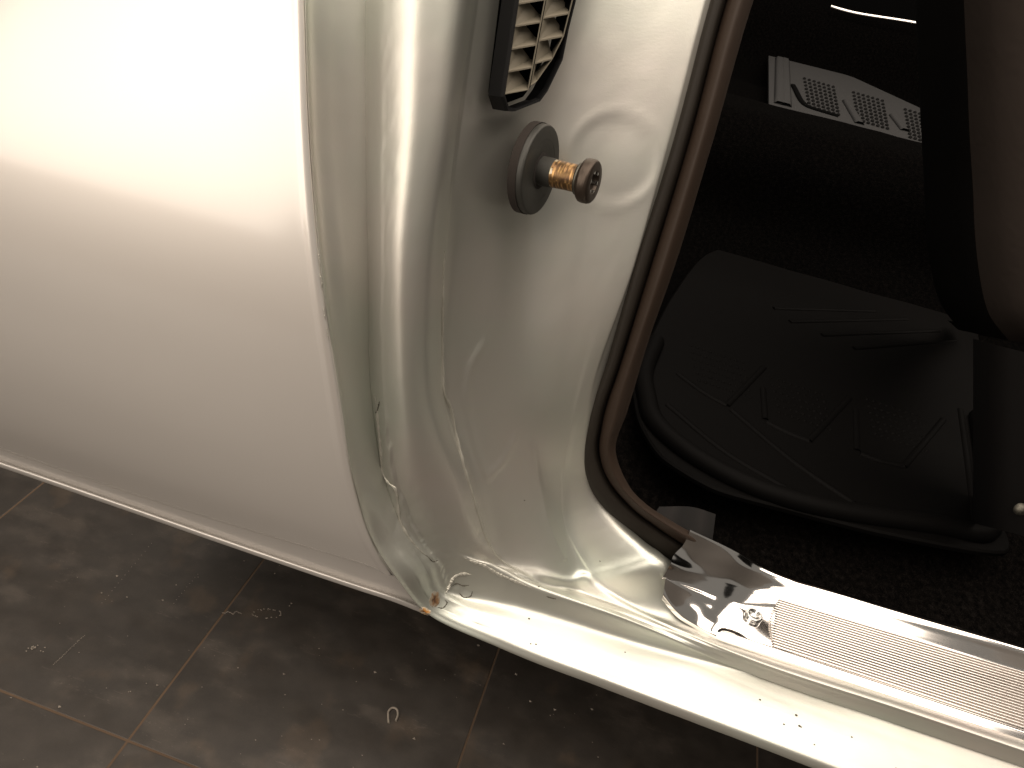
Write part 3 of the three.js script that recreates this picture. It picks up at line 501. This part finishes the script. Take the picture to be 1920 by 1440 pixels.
// ---------------------------------------------------------------- mats, seat, flap
{
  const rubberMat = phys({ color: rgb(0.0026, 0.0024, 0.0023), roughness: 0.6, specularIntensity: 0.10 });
  const Y = -0.598;
  const outer = [[1217, 646], [1190, 700], [1188, 738], [1199, 797], [1240, 862], [1337, 921], [1470, 958], [1653, 1004], [1877, 1040], [1864, 960], [1836, 761], [1820, 600], [1700, 500], [1480, 450], [1330, 480], [1262, 560]].map(([x, y]) => onY(x, y, Y));
  const mat = thing('floor_mat', 'black rubber floor mat with raised rim just inside the near sill', 'floor mat', outer[4].clone());
  const shape = new THREE.Shape(); const cv = new THREE.CatmullRomCurve3(outer, true, 'catmullrom', 0.35), ring = cv.getPoints(120);
  ring.forEach((p, i) => i ? shape.lineTo(p.x, -p.z) : shape.moveTo(p.x, -p.z));
  const g = new THREE.ExtrudeGeometry(shape, { depth: 0.004, bevelEnabled: true, bevelSize: 0.002, bevelThickness: 0.002, bevelSegments: 1 }); g.rotateX(-Math.PI / 2); g.translate(0, ring[0].y, 0);
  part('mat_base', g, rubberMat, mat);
  const rim = [[1230, 640], [1208, 700], [1214, 750], [1227, 790], [1286, 845], [1401, 908], [1538, 950], [1767, 986], [1840, 1000], [1858, 985], [1852, 900], [1834, 780]].map(([x, y]) => onY(x, y, Y + 0.012));
  part('mat_rim', bead(rim, 0.011, { seg: 90, sides: 10, taper: false, nrm: new THREE.Vector3(0, 1, 0) }), rubberMat, mat);
  const bars = [[[1270, 702], [1288, 716], [1322, 740], [1362, 762]], [[1362, 762], [1432, 690]], [[1437, 793], [1475, 812], [1516, 828]], [[1516, 828], [1592, 748]], [[1612, 852], [1650, 866], [1694, 876]], [[1694, 876], [1768, 788]], [[1604, 770], [1606, 846]], [[1430, 730], [1434, 788]],
    [[1250, 760], [1360, 850], [1475, 918]], [[1370, 770], [1490, 870], [1600, 945]], [[1450, 580], [1640, 585]], [[1480, 605], [1700, 600]], [[1540, 630], [1760, 622]], [[1600, 655], [1790, 640]], [[1800, 770], [1815, 880], [1828, 985]]];
  for (const b of bars) part('mat_ridge', bead(b.map(([x, y]) => onY(x, y, Y + 0.006)), 0.0045, { seg: 50, sides: 8, taper: false, flat: 0.8, nrm: new THREE.Vector3(0, 1, 0) }), rubberMat, mat);
  const dots = []; for (const [cx, cy] of [[1350, 700], [1500, 760], [1680, 800]]) for (let i = 0; i < 9; i++) for (let j = 0; j < 6; j++) { const p = onY(cx - 55 + i * 12 + j * 3, cy - 50 + j * 13 + i * 4, Y + 0.006); const d = new THREE.SphereGeometry(0.0028, 6, 4, 0, 6.283, 0, 1.57); d.translate(p.x, p.y, p.z); dots.push(d); }
  const dd = part('mat_studs', mergeGeometries(dots), rubberMat, mat); dd.userData.kind = 'stuff';

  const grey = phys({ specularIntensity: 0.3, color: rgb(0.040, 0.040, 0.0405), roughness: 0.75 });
  const YF = -0.425, fo = [[1440, 95], [1440, 205], [1560, 245], [1740, 275], [1740, 215], [1600, 150]].map(([x, y]) => onY(x, y, YF));
  const fm = thing('floor_mat', 'pale grey studded floor mat lit beyond the tunnel', 'floor mat', fo[1].clone());
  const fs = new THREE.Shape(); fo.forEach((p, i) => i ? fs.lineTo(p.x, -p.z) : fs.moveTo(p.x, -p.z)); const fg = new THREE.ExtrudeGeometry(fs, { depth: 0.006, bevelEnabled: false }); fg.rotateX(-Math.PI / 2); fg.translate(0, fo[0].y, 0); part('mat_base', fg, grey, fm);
  part('mat_bar', bead([[1487, 160], [1515, 200], [1535, 207], [1572, 218]].map(([x, y]) => onY(x, y, YF + 0.009)), 0.007, { seg: 30, taper: false, flat: 0.5, nrm: new THREE.Vector3(0, 1, 0) }), M.carpet, fm, 'black angular bar');
  for (const l of [[[1462, 110], [1462, 195]], [[1472, 112], [1474, 198]]]) part('mat_ridge', bead(l.map(([x, y]) => onY(x, y, YF + 0.009)), 0.012, { seg: 8, taper: false, flat: 0.5, nrm: new THREE.Vector3(0, 1, 0) }), grey, fm);
  for (const l of [[[1587, 190], [1612, 232]], [[1675, 217], [1697, 245]]]) part('mat_ridge', bead(l.map(([x, y]) => onY(x, y, YF + 0.009)), 0.010, { seg: 8, taper: false, flat: 0.5, nrm: new THREE.Vector3(0, 1, 0) }), grey, fm);
  const stud = phys({ color: rgb(0.010, 0.010, 0.010), roughness: 0.9, specularIntensity: 0.1 }); const ds = []; for (const [cx, cy, w] of [[1508, 148, 7], [1600, 174, 7], [1697, 206, 4]]) for (let i = 0; i < w; i++) for (let j = 0; j < 9; j++) { const p = onY(cx + i * 9 + j * 1.2, cy + j * 6.5 + i * 2.6, YF + 0.009); const d = new THREE.SphereGeometry(0.0042, 6, 4, 0, 6.283, 0, 1.57); d.translate(p.x, p.y, p.z); ds.push(d); }
  const fd = part('mat_studs', mergeGeometries(ds), stud, fm); fd.userData.kind = 'stuff';

  // seat: upholstered bolster and plastic base
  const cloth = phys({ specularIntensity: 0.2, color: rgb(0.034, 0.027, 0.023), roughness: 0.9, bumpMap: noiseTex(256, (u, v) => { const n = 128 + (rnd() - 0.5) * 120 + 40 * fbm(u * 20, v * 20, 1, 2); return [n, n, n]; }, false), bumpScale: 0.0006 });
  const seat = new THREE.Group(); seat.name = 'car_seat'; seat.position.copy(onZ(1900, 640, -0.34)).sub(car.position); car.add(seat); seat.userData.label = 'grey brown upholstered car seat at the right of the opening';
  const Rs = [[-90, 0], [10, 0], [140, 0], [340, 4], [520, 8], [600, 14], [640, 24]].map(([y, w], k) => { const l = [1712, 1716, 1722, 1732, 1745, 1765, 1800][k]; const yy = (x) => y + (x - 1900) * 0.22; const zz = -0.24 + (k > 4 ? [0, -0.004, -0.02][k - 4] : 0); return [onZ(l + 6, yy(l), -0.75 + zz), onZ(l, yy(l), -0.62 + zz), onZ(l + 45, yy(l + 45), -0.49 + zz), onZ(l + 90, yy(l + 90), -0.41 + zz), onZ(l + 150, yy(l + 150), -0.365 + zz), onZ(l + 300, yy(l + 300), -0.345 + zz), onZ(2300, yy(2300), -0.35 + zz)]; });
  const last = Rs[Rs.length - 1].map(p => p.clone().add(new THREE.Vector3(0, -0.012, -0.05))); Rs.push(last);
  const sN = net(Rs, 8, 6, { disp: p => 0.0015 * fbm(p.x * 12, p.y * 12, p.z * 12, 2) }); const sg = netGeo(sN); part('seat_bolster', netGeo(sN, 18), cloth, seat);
  part('seat_shaded_side', netGeo(sN, 0, 18), phys({ color: rgb(0.006, 0.0055, 0.005), roughness: 0.9, specularIntensity: 0.1 }), seat, 'rear side of the seat with shade put into its black colour');  // the seat's fall-off into shade, put in as a black part
  const Rb = [[655, 0], [720, 2], [820, 0], [930, -6], [1000, -20]].map(([y, w]) => { const yy = x => y + (x - 1900) * 0.26; return [onZ(1825, yy(1825), -0.52), onZ(1838, yy(1838), -0.42), onZ(1880, yy(1880), -0.375), onZ(1960, yy(1960), -0.36), onZ(2300, yy(2300), -0.36)]; });
  part('seat_base', netGeo(net(Rb, 6, 6)), phys({ specularIntensity: 0.2, color: rgb(0.006, 0.0055, 0.0055), roughness: 0.7 }), seat, 'dark plastic seat base');

  // fabric flap beside the seal
  const f = [[1236, 950, -0.17], [1300, 951, -0.175], [1342, 964, -0.178], [1336, 1012, -0.168], [1290, 1000, -0.160], [1225, 968, -0.160]];
  const fl = [[f[0], f[1], f[2]], [f[5], f[4], f[3]]].map(r => r.map(([x, y, z]) => onZ(x, y, z)));
  const weave = noiseTex(128, (u, v) => { const n = 150 + 70 * Math.sin(u * 6.283 * 40); return [n, n, n]; });
  part('belt_webbing', netGeo(net(fl, 6, 6)), std({ color: rgb(0.012, 0.010, 0.0095), roughness: 0.9, map: weave }), car, 'short grey ribbed webbing beside the seal');
}

// ---------------------------------------------------------------- litter on the floor
{
  const Yf = FLOOR + 0.002, pale = std({ color: rgb(0.24, 0.21, 0.175), roughness: 0.8 });
  const loop = [[742, 1352], [746, 1340], [744, 1330], [736, 1327], [729, 1333], [728, 1345], [729, 1356]].map(([x, y]) => onY(x, y, Yf));
  tag(part('wire_loop', bead(loop, 0.0011, { seg: 40, taper: false }), pale, scene), 'tiny pale bent loop of wire lying on the dark floor tile', 'wire');
  const gs = [];
  const chip = (x, y, s) => { const p = onY(x, y, FLOOR + 0.0012); const g = new THREE.TetrahedronGeometry(s, 0); g.rotateX(rnd() * 6); g.rotateY(rnd() * 6); g.scale(1.4, 0.5, 1); g.translate(p.x, p.y, p.z); gs.push(g); };
  for (const [x0, y0, x1, y1, n] of [[100, 1245, 160, 1188, 26], [190, 1130, 290, 1010, 16], [325, 1130, 375, 1070, 10]]) for (let i = 0; i < n; i++) { const t = i / n; chip(x0 + (x1 - x0) * t + rnd() * 1.5, y0 + (y1 - y0) * t + rnd() * 1.5, 0.0005); }
  for (let i = 0; i < 22; i++) chip(417 + i * 1.7, 1147 + 2 * Math.sin(i * 0.7) + rnd() * 2.5, 0.0007);
  for (let i = 0; i < 26; i++) { const a = rnd() * 6.283; chip(500 + 27 * Math.cos(a), 1149 + 8 * Math.sin(a) + rnd() * 3, 0.0008); }
  for (let i = 0; i < 14; i++) chip(48 + rnd() * 40, 1208 + rnd() * 14, 0.0008);
  for (let i = 0; i < 90; i++) { const x = rnd() * 1400; chip(x, 1000 + rnd() * 440, 0.0004 + rnd() * rnd() * 0.0010); }
  for (const [x, y] of [[112, 1325], [220, 1080], [703, 1260], [968, 1264], [897, 1210], [995, 1315], [1040, 1330], [776, 1385], [1110, 1330]]) chip(x, y, 0.0015);
  const o = part('floor_grit', mergeGeometries(gs), pale, scene); o.userData.kind = 'stuff'; o.userData.label = 'pale grit and paint flakes scattered over the floor tiles'; o.userData.category = 'grit';
}

renderer.render(scene, camera);
